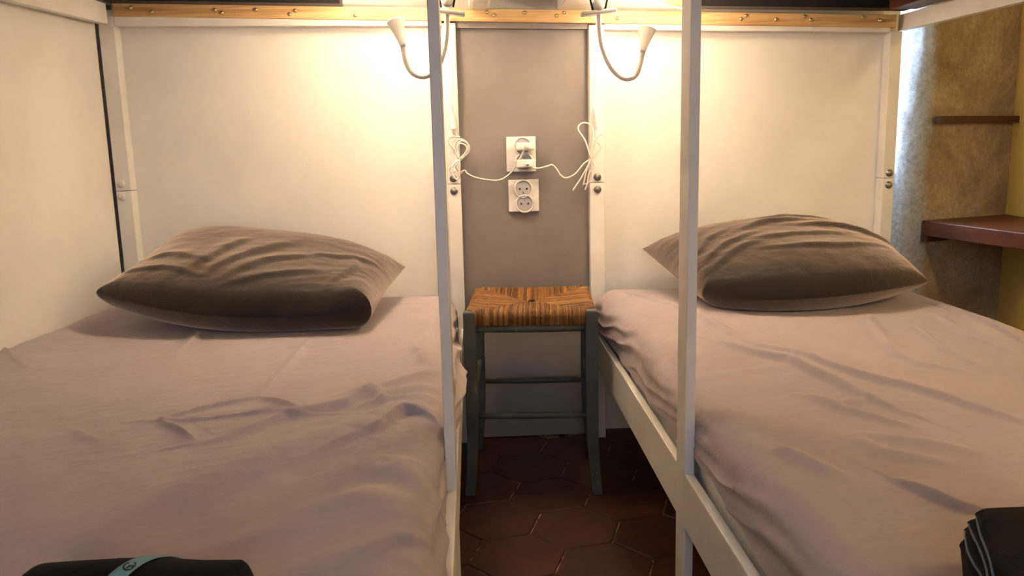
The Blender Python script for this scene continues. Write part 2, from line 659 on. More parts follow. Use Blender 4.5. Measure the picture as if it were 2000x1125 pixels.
mesh('brace', [(-0.262, -0.32, 1.1600), (-0.15, -0.32, 1.1780), (-0.15, -0.302, 1.1780), (-0.262, -0.302, 1.1600), (-0.262, -0.32, 1.2325), (-0.15, -0.32, 1.2325), (-0.15, -0.302, 1.2325), (-0.262, -0.302, 1.2325)], BOXF, PINE, BL)

# right bunk
BR = thing('bunk_bed', 'white wooden bunk bed on the right, open on its outer side', 'bunk bed', (0.75, -1.0, 0), 'bunk beds')
box('head_post', 0.3331, 0.3731, 0, 0.04, 0, 0.7228, WHITE, BR, 0.0015)
box('head_post', 0.3331, 0.3731, 0, 0.04, 0.7238, 1.1325, WHITE, BR, 0.0015)
box('head_post', 1.1391, 1.1709, 0, 0.04, 0, 0.7135, WHITE, BR, 0.0015)
box('head_post', 1.1391, 1.1709, 0, 0.04, 0.7145, 1.1015, WHITE, BR, 0.0015)
box('head_panel', 0.3734, 1.1388, 0.038, 0.054, 0.24, 1.13, PANEL, BR, 0)
box('top_rail', 0.3734, 1.1388, 0.0, 0.0378, 1.1197, 1.1358, WHITE, BR, 0.0015, None, -0.0205)
for (x, z) in [(0.3528, 0.7383), (0.3533, 0.7046), (1.1564, 0.7279), (1.1561, 0.6958)]:
    bolt(x, 0, z, BR, STEEL)
beam('upper_side_rail', (1.184, 0.032, 1.1262), (1.184, -2.05, 1.118), 0.022, 0.0415, WHITE, BR)
box('inner_ledger', 1.100, 1.1725, -2.05, -0.062, 1.149, 1.2140, DARKWOOD, BR)
box('middle_post', 0.3310, 0.3462, -1.055, -1.002, 0, 2.05, WHITE, BR, 0.0015)
side_rails(BR, 0.3310, 0.3462, -1.055, -1.002, 0.0, -2.05)
box('bed_base', 0.3464, 1.16, -2.05, -0.002, 0.262, 0.284, PINE, BR, 0)
box('foot_post', 1.145, 1.185, -2.09, -2.05, 0, 2.05, WHITE, BR)
box('upper_base', 0.338, 1.17, -2.05, -0.062, 1.2150, 1.238, WHITE, BR, 0)
box('upper_rail', 0.2500, 0.3300, -2.05, -0.008, 1.170, 1.33, WHITE, BR, 0.004)
mesh('brace', [(0.400, -0.32, 1.1480), (0.515, -0.32, 1.1240), (0.515, -0.302, 1.1240), (0.400, -0.302, 1.1480), (0.400, -0.32, 1.2025), (0.515, -0.32, 1.2025), (0.515, -0.302, 1.2025), (0.400, -0.302, 1.2025)], BOXF, PINE, BR)

for (b_, xa, xb) in ((BL, -0.93, 0.02), (BR, 0.338, 1.172)):
    box('lamp_block_board', xa, xb, -2.075, -2.052, 1.2, 1.62, WHITE, b_)  # added out-of-view board that keeps the room lamp off the upper posts

# pine ledger that carries both upper bunks, screwed to the wall right across
LG = thing('ledger_board', 'long raw pine ledger board screwed across the wall above the beds', 'board', (0.13, 0, 1.14))
box('board', -0.8790, 1.1500, -0.006, 0.055, 1.1745, 1.2070, PINE, LG, 0.0015, None, -0.0640)
for (x, z) in [(-0.8316, 1.1943), (-0.7804, 1.1835), (-0.6228, 1.1852), (-0.6054, 1.1780), (-0.5200, 1.1841), (-0.4356, 1.1714), (-0.4208, 1.1799), (-0.2696, 1.1660), (0.0679, 1.1678), (0.0862, 1.1598), (0.1658, 1.1648), (0.2681, 1.1631), (0.2481, 1.1558), (0.7325, 1.1396), (0.7459, 1.1471), (0.8252, 1.1367), (0.9015, 1.1432), (0.9183, 1.1338), (1.0581, 1.1378), (1.1040, 1.1293), (0.4071, 1.1466)]:
    lathe('screw', [(0.0052, -0.002), (0.0052, 0.0015), (0.0036, 0.0044), (0.0008, 0.0054)], (x, -0.006, z), (0, -1, 0), BRASS, LG, 10)

# board panel between the two beds
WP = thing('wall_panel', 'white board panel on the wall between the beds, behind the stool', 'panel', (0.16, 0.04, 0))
box('board', -0.0143, 0.3329, 0.030, 0.05, 0.004, 1.15, PANEL_SHADED, WP, 0)
box('top_strip', -0.0143, 0.3329, 0.012, 0.0298, 1.132, 1.149, PANEL_SHADED, WP, 0.001, None, -0.009)


# upper mattresses: only the black covered end that sags down behind the slatted base shows, just over the ledger
for (x0, x1, d0, d1, z0, zs, dz, lab) in ((-0.88, 0.018, -0.88, -0.300, 1.2690, 1.2055, -0.0180, 'black covered mattress on the upper left bunk, above the left lamp'),
                                      (0.345, 1.168, 0.610, 1.166, 1.2390, 1.1665, -0.0150, 'black covered mattress on the upper right bunk, above the right lamp')):
    um = thing('upper_mattress', lab, 'mattress', ((x0 + x1) / 2, -1.0, z0), 'upper bunk mattresses')
    box('mattress_body', x0, x1, -2.0, -0.006, z0, z0 + 0.11, BLACKM, um, 0.02)
    mesh('sagging_end', [(d0, -0.06, zs), (d1, -0.06, zs + dz), (d1, -0.0075, zs + dz), (d0, -0.0075, zs), (d0, -0.06, z0 + 0.03), (d1, -0.06, z0 + 0.03), (d1, -0.0075, z0 + 0.03), (d0, -0.0075, z0 + 0.03)], BOXF, BLACKM, um)


# ------------------------------------------------------------------ mattresses under fitted sheets
def crease(H, X, Y, pts, amp, w, sharp=False, taper=True):
    d, pos, side = poly_dist(X, Y, pts)
    env = np.sin(np.clip(pos, 0.02, 0.98) * np.pi) ** 0.5 if taper else 1.0
    if sharp:
        return H + 1.7 * amp * env * np.exp(-(d / w))
    return H + 1.4 * amp * env * np.exp(-(d / w) ** 2)


def fold(H, X, Y, pts, amp, w, k=0.16):
    """a tuck: rises on one side of the line and drops off sharply on the other"""
    d, pos, side = poly_dist(X, Y, pts)
    env = np.sin(np.clip(pos, 0.02, 0.98) * np.pi) ** 0.5
    s = d * side
    return H + amp * env * 1.15 * np.where(s > 0, np.exp(-np.abs(s / w) ** 1.3), np.exp(-(s / (w * k)) ** 2))


def sheet_mesh(name, parent, xl, xr, z_top, bulge_l, bulge_r, hem_l, hem_r, height, y0=-2.0, y1=-0.012, r=0.045, rl=0.045):
    """sheet wrapped over a mattress: a profile across (side, round, top, round, side) swept along the bed"""
    ys = np.concatenate([np.linspace(y0, -1.62, 30, endpoint=False), np.linspace(-1.62, y1, 450)])
    nt, na, ns = 280, 14, 30
    prof = []                                       # (kind, parameter)
    prof += [('L', t) for t in np.linspace(0, 1, ns, endpoint=False)]
    prof += [('LA', t) for t in np.linspace(0, 1, na, endpoint=False)]
    prof += [('T', t) for t in np.linspace(0, 1, nt, endpoint=False)]
    prof += [('RA', t) for t in np.linspace(0, 1, na, endpoint=False)]
    prof += [('R', t) for t in np.linspace(0, 1, ns)]
    n = len(prof)
    X = np.zeros((len(ys), n)); Z = np.zeros((len(ys), n)); NX = np.zeros((len(ys), n)); NZ = np.zeros((len(ys), n)); TOP = np.zeros((len(ys), n))
    SD = np.zeros((len(ys), n))
    bl, br, hl, hr = bulge_l(ys), bulge_r(ys), hem_l(ys), hem_r(ys)
    for j, (k, t) in enumerate(prof):
        if k == 'L':
            X[:, j] = xl - bl * np.sin(np.pi * (0.25 + 0.6 * t)); Z[:, j] = hl + (z_top - rl - hl) * t; NX[:, j] = -1; SD[:, j] = 1
        elif k == 'R':
            X[:, j] = xr + br * np.sin(np.pi * (0.85 - 0.6 * t)); Z[:, j] = z_top - r + (hr - z_top + r) * t; NX[:, j] = 1; SD[:, j] = 1
        elif k == 'LA':
            a = np.pi - t * np.pi / 2; f = 1 - t
            X[:, j] = xl + rl + rl * np.cos(a) - bl * np.sin(np.pi * 0.85) * f; Z[:, j] = z_top - rl + rl * np.sin(a); NX[:, j] = np.cos(a); NZ[:, j] = np.sin(a); TOP[:, j] = t; SD[:, j] = 1 - t
        elif k == 'RA':
            a = np.pi / 2 - t * np.pi / 2; f = t
            X[:, j] = xr - r + r * np.cos(a) + br * np.sin(np.pi * 0.85) * f; Z[:, j] = z_top - r + r * np.sin(a); NX[:, j] = np.cos(a); NZ[:, j] = np.sin(a); TOP[:, j] = 1 - t; SD[:, j] = t
        else:
            X[:, j] = xl + rl + (xr - xl - r - rl) * t; Z[:, j] = z_top; NZ[:, j] = 1; TOP[:, j] = 1
    Y = np.repeat(ys[:, None], n, 1)
    # rounded head end
    de = np.clip((Y - (y1 - 0.05)) / 0.05, 0, 1)
    Z = np.where(TOP > 0, Z - 0.04 * (1 - np.sqrt(np.clip(1 - de ** 2, 0, 1))) * TOP, Z)
    H = height(X, Y)
    side_h = 0.010 * ridged(Y * 3 + Z * 8, Z * 30 + Y * 3.2 + 0.6 * pn(Y * 7, Z * 7)) - 0.006 + 0.003 * pn(Y * 18, Z * 34)
    D = H * TOP + side_h * SD * (1 - TOP * 0.6)
    X = X + NX * D
    Z = Z + NZ * D
    V = np.stack([X, Y, Z], -1).reshape(-1, 3)
    m = len(ys)
    F = [(i * n + j, i * n + j + 1, (i + 1) * n + j + 1, (i + 1) * n + j) for i in range(m - 1) for j in range(n - 1)]
    # head end skirt
    o = len(V)
    last = V[(m - 1) * n:].copy()
    last[:, 2] = np.minimum(last[:, 2], 0.31)
    V = np.concatenate([V, last])
    F += [((m - 1) * n + j, (m - 1) * n + j + 1, o + j + 1, o + j) for j in range(n - 1)]
    return mesh(name, V, F, SHEET, parent, True)


P2 = lambda pts: [(p[0], p[1]) for p in pts]
LCR = [  # left sheet: (kind, amplitude, width, line on the bed)
    ('r', 0.012, 0.070, [(-0.0477, -0.7584), (-0.1527, -0.9053), (-0.1946, -0.9873), (-0.2742, -1.0392), (-0.3505, -1.1325), (-0.3775, -1.1414)]),
    ('R', 0.017, 0.085, [(-0.1350, -1.0692), (-0.1837, -1.1077), (-0.2683, -1.2093), (-0.3220, -1.2784), (-0.3737, -1.3630), (-0.3971, -1.4162), (-0.4223, -1.4635)]),
    ('r', 0.006, 0.04, [(-0.1160, -1.0937), (-0.1765, -1.1556), (-0.2351, -1.2302)]),
    ('c', 0.0062, 0.0045, [(-0.4674, -1.0262), (-0.4174, -0.9761), (-0.3526, -0.9313), (-0.3428, -0.9270)]),
    ('c', 0.0062, 0.0045, [(-0.3428, -0.9270), (-0.3009, -0.9772), (-0.2584, -1.0292)]),
    ('c', 0.0062, 0.0045, [(-0.4674, -1.0262), (-0.4284, -1.0736), (-0.3836, -1.1288)]),
    ('c', 0.0045, 0.0045, [(-0.5251, -1.0196), (-0.3615, -1.0338), (-0.2813, -1.0384), (-0.1683, -1.0350)]),
    ('c', 0.0045, 0.010, [(-0.3456, -0.9156), (-0.3423, -0.7476), (-0.3397, -0.5208)]),
    ('c', 0.0045, 0.012, [(-0.5876, -0.6018), (-0.5959, -0.4462), (-0.5949, -0.3179)]),
    ('r', 0.015, 0.045, [(-0.0454, -1.0276), (-0.1013, -1.0259), (-0.1374, -1.1338)]),
    ('r', 0.011, 0.040, [(-0.0411, -1.4155), (-0.0799, -1.4461), (-0.1183, -1.5133), (-0.1314, -1.5385)]),
    ('c', 0.006, 0.024, [(-0.1797, -1.3754), (-0.1127, -1.3267), (-0.0578, -1.3701)]),
    ('c', 0.006, 0.018, [(-0.1736, -1.3206), (-0.1165, -1.2166), (-0.0349, -1.2393)]),
    ('c', 0.008, 0.020, [(-0.1441, -1.2698), (-0.0881, -1.2508), (-0.0398, -1.3118)]),
    ('c', 0.006, 0.030, [(-0.2557, -1.4597), (-0.1889, -1.3810), (-0.1267, -1.3537), (-0.0477, -1.3947)]),
    ('c', 0.006, 0.010, [(-0.1211, -0.6048), (-0.0950, -0.6618), (-0.0853, -0.7281), (-0.0725, -0.7551)]),
    ('c', 0.005, 0.006, [(-0.9451, -0.5809), (-0.8856, -0.6468), (-0.8355, -0.6791)]),
    ('c', 0.003, 0.010, [(-0.5951, -1.0391), (-0.5542, -1.0810), (-0.5238, -1.1011)]),
    ('c', 0.008, 0.018, [(-0.2042, -0.9493), (-0.1315, -0.9307), (-0.0513, -0.8672)]),
    ('c', 0.008, 0.016, [(-0.1802, -1.0042), (-0.1029, -0.9749), (-0.0491, -0.9267)]),
    ('c', 0.006, 0.010, [(-0.1587, -0.9132), (-0.1332, -0.9972), (-0.1279, -1.0104)]),
]
RCR = [
    ('f', 0.013, 0.045, [(0.4889, -0.6404), (0.5348, -0.7603), (0.5797, -0.8106), (0.6030, -0.9354), (0.6153, -1.0410), (0.6466, -1.1187)]),
    ('f', 0.011, 0.045, [(0.5568, -0.6882), (0.6094, -0.8146), (0.6477, -0.9258), (0.7161, -1.0295), (0.7948, -1.1912)]),
    ('c', 0.006, 0.014, [(0.5302, -1.2023), (0.5374, -1.2564), (0.6033, -1.2970)]),
    ('f', 0.010, 0.035, [(0.5105, -1.3378), (0.5262, -1.3827), (0.5414, -1.4266), (0.5755, -1.4554)]),
    ('c', 0.007, 0.014, [(0.4088, -1.2257), (0.4447, -1.3102), (0.4563, -1.3321)]),
    ('c', 0.006, 0.012, [(0.8936, -0.4508), (0.7922, -0.7921), (0.8019, -0.8649), (0.8607, -0.9221)]),
    ('c', 0.006, 0.010, [(0.9459, -0.5542), (0.8934, -0.7679), (0.8948, -0.9105)]),
    ('c', 0.005, 0.010, [(1.0459, -0.4750), (0.9933, -0.7004), (1.0074, -0.8217)]),
    ('f', 0.009, 0.025, [(1.0946, -0.3535), (1.0996, -0.4836), (1.0926, -0.6252), (1.0571, -0.7908)]),
    ('f', 0.008, 0.022, [(0.3943, -0.0672), (0.4477, -0.1783), (0.4932, -0.2660), (0.5358, -0.5889)]),
    ('c', 0.007, 0.014, [(0.5089, -0.3782), (0.5285, -0.5004), (0.5496, -0.6138)]),
    ('c', 0.006, 0.010, [(0.5238, -1.0112), (0.5625, -1.0922), (0.6249, -1.1675)]),
    ('c', 0.006, 0.010, [(0.5423, -1.0268), (0.5652, -1.0681), (0.6218, -1.0496)]),
    ('c', 0.006, 0.014, [(0.5411, -1.1894), (0.6060, -1.2303), (0.6531, -1.2690)]),
    ('c', 0.006, 0.012, [(0.2901, -0.8138), (0.3060, -0.8818), (0.3321, -0.9160)]),
    ('c', 0.008, 0.010, [(0.2922, -0.7608), (0.2960, -0.8316), (0.2963, -0.8899)]),
    ('c', 0.007, 0.010, [(0.3081, -0.5784), (0.2989, -0.7240), (0.3057, -0.8055)]),
]


def height_from(cr, seed, bx):
    def h(X, Y):
        H = 0.0035 * pn(X * 3.2 + seed, Y * 3.2) + 0.0018 * pn(X * 9 + seed, Y * 9 + 4)
        th = 0.5
        U, W = X * math.cos(th) + Y * math.sin(th), -X * math.sin(th) + Y * math.cos(th)
        H = H + 0.0042 * np.clip(ridged(U * 3 + seed + 0.6 * pn(X * 5, Y * 5), W * 13 + 0.8 * pn(X * 4 + 3, Y * 4)), 0.25, 1) * np.clip(pn(X * 2.3 + seed, Y * 2.3 + 9) * 2 + 0.4, 0, 1)
        H = H + 0.0009 * np.clip(ridged(U * 9 + seed, W * 34 + pn(X * 9, Y * 9)), 0.3, 1) + 0.0007 * pn(U * 26, W * 60)
        if bx:                                     # the sheet is pushed up a little along the boarded side
            H = H + 0.022 * np.exp(-((X + 0.925) / 0.05) ** 2) * np.clip(-Y / 0.5, 0, 1.1)
        for (k, amp, w, pts) in cr:
            if k == 'f':
                H = fold(H, X, Y, pts, amp, w)
            elif k == 'r':
                H = fold(H, X, Y, pts[::-1], amp, w)
            elif k == 'R':
                H = fold(H, X, Y, pts[::-1], amp, w, 0.38)
            else:
                H = crease(H, X, Y, pts, amp, w, w < 0.007)
        return H
    return h


MZ = 0.436
ML = thing('mattress', 'left lower mattress in a wrinkled mauve fitted sheet, beside the boarded side', 'mattress', (-0.48, -1.0, 0.284), 'lower bunk mattresses')
box('mattress_body', -0.925, -0.050, -1.99, -0.03, 0.2845, 0.415, MATTR, ML, 0.02)
lb = lambda y: 0.030 * np.exp(-((y + 0.60) / 0.30) ** 2) + 0.018 * np.exp(-((y + 1.42) / 0.14) ** 2) - 0.004 * np.exp(-((y + 1.05) / 0.06) ** 2)
sheet_mesh('fitted_sheet', ML, -0.9235, -0.0395, MZ, lambda y: 0 * y, lb, lambda y: 0 * y + 0.30, lambda y: 0.335 + 0.02 * pn(y * 5, y * 0 + 2), height_from(LCR, 1.7, 1), rl=0.012)
MR = thing('mattress', 'right lower mattress in a wrinkled mauve fitted sheet, beside the shelf alcove', 'mattress', (0.75, -1.0, 0.284), 'lower bunk mattresses')
box('mattress_body', 0.357, 1.14, -1.99, -0.03, 0.2845, 0.415, MATTR, MR, 0.02)
rb = lambda y: 0.012 * np.exp(-((y + 0.15) / 0.22) ** 2) + 0.002
sheet_mesh('fitted_sheet', MR, 0.3495, 1.163, MZ, rb, lambda y: 0 * y + 0.008, lambda y: 0.338 + 0.022 * np.exp(-((y + 1.12) / 0.16) ** 2), lambda y: 0 * y + 0.31, height_from(RCR, 8.3, 0))


# ------------------------------------------------------------------ pillows
def pillow(name, label, grid, thick, seed, dirs, corners, zmin=0.4425):
    """grid: 3x3 control points (front row first), interpolated quadratically; thick: half thickness"""
    n = 110
    u = np.linspace(0, 1, n)
    u = u - 0.11 * np.sin(2 * np.pi * u) / (2 * np.pi) * 5.5
    U, W = np.meshgrid(u, u)

    def q(t):
        return np.stack([2 * (t - 0.5) * (t - 1), 4 * t * (1 - t), 2 * t * (t - 0.5)])
    G = np.array(grid, float)
    P = np.einsum('amn,bmn,bac->mnc', q(U), q(W), G)
    a, b = np.abs(2 * U - 1), np.abs(2 * W - 1)
    prof = np.clip((1 - a ** 3.0), 0, 1) ** 0.56 * np.clip((1 - b ** 3.0), 0, 1) ** 0.56
    du, dv = np.gradient(P, axis=1), np.gradient(P, axis=0)
    N = np.cross(du, dv)
    N /= np.linalg.norm(N, axis=2)[..., None] + 1e-9
    x, y = P[..., 0], P[..., 1]
    wr = np.zeros(U.shape)
    wu, ww = U + 0.03 * pn(U * 5 + seed, W * 5), W + 0.03 * pn(U * 5, W * 5 + seed)
    for (amp, w, pts) in dirs:
        wr = fold(wr, wu, ww, pts, amp * 0.75, w, 0.3)
    wr += 0.0022 * np.clip(ridged(wu * 5 + wu * ww * 6 + seed, ww * 11 - wu * 5), 0.3, 1) * np.clip(pn(U * 3 + seed, W * 3) * 2, 0, 1)
    wr += 0.004 * pn(U * 4 + seed, W * 4) + 0.002 * pn(U * 13, W * 13 + seed) + 0.0009 * pn(U * 40, W * 40)
    edge = np.clip(prof * 2.2, 0, 1)
    prof = prof + 0.03
    for (cu, cv, ru, rv, e) in corners:            # corners that stay stuffed instead of running out to a point
        prof = prof + e * np.exp(-((U - cu) / ru) ** 2 - ((W - cv) / rv) ** 2) * (1 - prof)
    rim = np.clip(np.minimum(np.minimum(U, 1 - U), np.minimum(W, 1 - W)) / 0.075, 0, 1)
    prof = prof * (0.06 + 0.94 * np.sqrt(np.clip(1 - (1 - rim) ** 2, 0, 1)))
    top = P + N * (prof * thick + wr * edge)[..., None]
    bot = P - N * (prof * thick * 0.95 + 0.3 * wr * edge)[..., None]
    for S_ in (top, bot):
        z = S_[..., 2]
        S_[..., 2] = np.where(z < zmin, zmin + 0.0015 * pn(x * 20, y * 20) ** 2, z)
        S_[..., 1] = np.minimum(S_[..., 1], -0.003 - 0.0 * z)
    top[..., 2] = np.maximum(top[..., 2], bot[..., 2] + 0.0002)
    V = np.concatenate([top.reshape(-1, 3), bot.reshape(-1, 3)])
    k = n * n
    F = []
    for i in range(n - 1):
        for j in range(n - 1):
            F.append((i * n + j, i * n + j + 1, (i + 1) * n + j + 1, (i + 1) * n + j))
            F.append((k + i * n + j, k + (i + 1) * n + j, k + (i + 1) * n + j + 1, k + i * n + j + 1))
    ring = [j for j in range(n)] + [i * n + n - 1 for i in range(1, n)] + [(n - 1) * n + j for j in range(n - 2, -1, -1)] + [i * n for i in range(n - 2, 0, -1)]
    for a_, b_ in zip(ring, ring[1:] + ring[:1]):
        F.append((b_, a_, k + a_, k + b_))
    o = mesh(name, V, F, PILLOW, None, True, base=(float(x.mean()), float(y.mean()), zmin))
    return tag(o, label, 'pillow', 'charcoal pillows on the lower beds')


pillow('pillow', 'dark charcoal pillow on the left bed, one corner poking towards the boarded side',
       [[(-0.838, -0.365, 0.528), (-0.52, -0.470, 0.485), (-0.213, -0.455, 0.490)],
        [(-0.800, -0.200, 0.555), (-0.50, -0.260, 0.527), (-0.195, -0.280, 0.500)],
        [(-0.768, -0.022, 0.622), (-0.46, -0.050, 0.592), (-0.165, -0.085, 0.522)]],
       0.080, 2.1, [(0.010, 0.07, [(.30, .20), (.38, .42), (.45, .66)]), (0.012, 0.07, [(.39, .18), (.49, .40), (.61, .63)]), (0.011, 0.06, [(.47, .14), (.58, .33), (.73, .47)]),
                    (0.008, 0.05, [(.46, .08), (.60, .17), (.82, .26)]), (0.010, 0.06, [(.10, .35), (.2, .36), (.34, .30)]), (0.009, 0.05, [(.06, .16), (.2, .2), (.36, .16)]),
                    (0.009, 0.04, [(.86, .12), (.90, .35), (.88, .55)]), (0.008, 0.05, [(.7, .48), (.82, .5), (.96, .62)])],
       [(1, 0, .16, .34, .50), (0, 0, .12, .2, .22)])
pillow('pillow', 'dark charcoal pillow on the right bed behind the white middle post',
       [[(0.550, -0.345, 0.470), (0.78, -0.452, 0.480), (1.088, -0.355, 0.490)],
        [(0.510, -0.190, 0.505), (0.79, -0.240, 0.530), (1.075, -0.200, 0.520)],
        [(0.474, -0.008, 0.541), (0.78, -0.035, 0.580), (1.040, -0.040, 0.545)]],
       0.078, 6.4, [(0.015, 0.06, [(.55, .60), (.75, .57), (.97, .40)]), (0.012, 0.06, [(.30, .56), (.45, .67), (.66, .72)]), (0.010, 0.05, [(.08, .22), (.22, .42), (.40, .54)]),
                    (0.010, 0.05, [(.08, .12), (.2, .28), (.36, .40)]), (0.009, 0.05, [(.33, .30), (.6, .27), (.86, .30)]), (0.009, 0.05, [(.3, .42), (.5, .46), (.72, .44)]),
                    (0.008, 0.04, [(.07, .35), (.16, .52), (.28, .64)]), (0.008, 0.04, [(.42, .78), (.6, .84), (.78, .78)])],
       [(0, 0, .2, .25, .25), (1, 0, .08, .2, .12)])


# ------------------------------------------------------------------ clip lamps with their cords
def clip_lamp(label, goose, head_base, head_tip, clamp_x0, clamp_x1, clamp_z, tilt, neck_x, cords, switch, plug, y):
    t = thing('clip_lamp', label, 'lamp', (neck_x, y, clamp_z), 'lit gooseneck clip lamps')
    # clamp: two jaws and a hinge block
    a, b = Vector((clamp_x0, y, clamp_z)), Vector((clamp_x1, y, clamp_z + tilt))
    cl = beam('clamp', a, b, 0.034, 0.009, PLASTIC, t, 0.003)
    lathe('clamp_hinge', [(0.012, -0.017), (0.014, -0.012), (0.014, 0.012), (0.012, 0.017)], (neck_x, y, clamp_z + 0.017), (0, 1, 0), PLASTIC, t, 16)
    for s in (-1, 1):
        beam('clamp_spring', (neck_x + s * 0.013, y - 0.012, clamp_z + 0.004), (neck_x + s * 0.019, y - 0.012, clamp_z + 0.03), 0.004, 0.004, DARK, t, 0)
    box('clamp_bracket', neck_x - 0.009, neck_x + 0.009, y - 0.006, y + 0.006, clamp_z + 0.018, 1.2445 if neck_x < 0.15 else 1.2145, PLASTIC, t, 0.002)
    tube('gooseneck', goose, 0.0056, PLASTIC, t, 10, 10)
    hb, ht = Vector(head_base), Vector(head_tip) + Vector((0, 0.0140, 0))
    ax = ht - hb
    L = ax.length
    lathe('lamp_shade', [(0.0062, -0.006), (0.0070, 0.0), (0.0095, L * 0.25), (0.0135, L * 0.55), (0.0180, L * 0.85), (0.0208, L * 0.97), (0.0212, L), (0.0190, L), (0.0150, L * 0.8)], hb, ax, PLASTIC, t, 24)
    axn = ax.normalized()
    lathe('bulb', [(0.0120, L * 0.90), (0.0165, L * 0.94), (0.0160, L - 0.0015), (0.0120, L + 0.001), (0.005, L + 0.0025), (0.0006, L + 0.003)], hb, ax, BULB, t, 20)
    for pts in cords:
        tube('cord', pts, 0.0022, PLASTIC, t, 6, 8)
    s0, s1, sw, sh = switch
    beam('switch', s0, s1, sw, sh, PLASTIC, t, 0.003, (0, -1, 0))
    return t, ht + axn * 0.006, axn


YL = -0.33
g = [(-0.0275, -0.3300, 1.1250), (-0.0305, -0.3300, 1.0749), (-0.0388, -0.3300, 1.0366), (-0.0548, -0.3300, 1.0038), (-0.0759, -0.3300, 0.9897), (-0.0954, -0.3300, 0.9890), (-0.1120, -0.3300, 0.9994), (-0.1224, -0.3300, 1.0195), (-0.1270, -0.3300, 1.0438), (-0.1290, -0.3300, 1.0614)]
cordsL = [
    [(-0.0251, -0.0300, 1.1711), (-0.0301, -0.0300, 1.1398), (-0.0288, -0.0300, 1.0702), (-0.0263, -0.0300, 0.9933), (-0.0317, -0.0300, 0.9547), (-0.0338, -0.0300, 0.9327)],
    [(-0.0277, -0.0120, 0.8712), (-0.0208, -0.0120, 0.8564), (-0.0129, -0.0120, 0.8522), (-0.0303, -0.0120, 0.8546), (-0.0427, -0.0120, 0.8476), (-0.0385, -0.0120, 0.8335), (-0.0288, -0.0120, 0.8220), (-0.0213, -0.0120, 0.8057), (-0.0176, -0.0120, 0.7949)],
    [(-0.0175, -0.0180, 0.7951), (-0.0260, -0.0180, 0.8233), (-0.0240, -0.0180, 0.8392), (-0.0103, -0.0180, 0.8469), (0.0068, -0.0180, 0.8358), (0.0076, -0.0180, 0.8185), (-0.0050, -0.0180, 0.8055), (-0.0175, -0.0180, 0.7951), (-0.0342, -0.0180, 0.7808), (-0.0455, -0.0180, 0.7676), (-0.0404, -0.0180, 0.7608), (-0.0267, -0.0180, 0.7645)],
    [(-0.0161, -0.0220, 0.7952), (-0.0204, -0.0220, 0.8259), (-0.0120, -0.0220, 0.8363), (0.0026, -0.0220, 0.8293), (0.0035, -0.0220, 0.8160), (-0.0161, -0.0220, 0.7938), (-0.0314, -0.0220, 0.7808), (-0.0362, -0.0220, 0.7609), (-0.0299, -0.0220, 0.7473), (-0.0233, -0.0220, 0.7430), (-0.0176, -0.0220, 0.7523), (-0.0154, -0.0220, 0.7764), (-0.0161, -0.0220, 0.7938)],
    [(-0.0164, -0.0080, 0.7934), (-0.0191, -0.0080, 0.8310), (-0.0065, -0.0080, 0.8427), (0.0106, -0.0080, 0.8303), (0.0073, -0.0080, 0.8116), (-0.0151, -0.0080, 0.7907), (-0.0265, -0.0080, 0.7748), (-0.0108, -0.0080, 0.7582), (-0.0134, -0.0080, 0.7610), (-0.0024, -0.0080, 0.7648), (0.0041, -0.0080, 0.7565), (0.0270, -0.0080, 0.7451), (0.0677, -0.0080, 0.7372)] + [(0.0954, 0.0000, 0.7388), (0.1233, 0.0000, 0.7585)] + [(0.1441, -0.0100, 0.7922), (0.1597, -0.0100, 0.8214)],
]
swL = ([(-0.0375, -0.0160, 0.9319)][0], [(-0.0283, -0.0160, 0.8725)][0], 0.017, 0.012)
cl = [(-0.0667, -0.3300, 1.1300), (0.0119, -0.3300, 1.1200)]
lampL, lightL, dirL = clip_lamp('lit white gooseneck clip lamp above the left bed, left of the sockets', g, [(-0.1285, -0.3300, 1.0592)][0], [(-0.1419, -0.3300, 1.1097)][0],
                          cl[0][0], cl[1][0], cl[0][2], cl[1][2] - cl[0][2], [(-0.0262, -0.3300, 1.1294)][0][0], cordsL, swL, None, YL)
g = [(0.3102, -0.3300, 1.1171), (0.3111, -0.3300, 1.0797), (0.3179, -0.3300, 1.0409), (0.3351, -0.3300, 1.0015), (0.3560, -0.3300, 0.9798), (0.3746, -0.3300, 0.9738), (0.3921, -0.3300, 0.9802), (0.4014, -0.3300, 1.0002), (0.4071, -0.3300, 1.0247), (0.4117, -0.3300, 1.0380)]
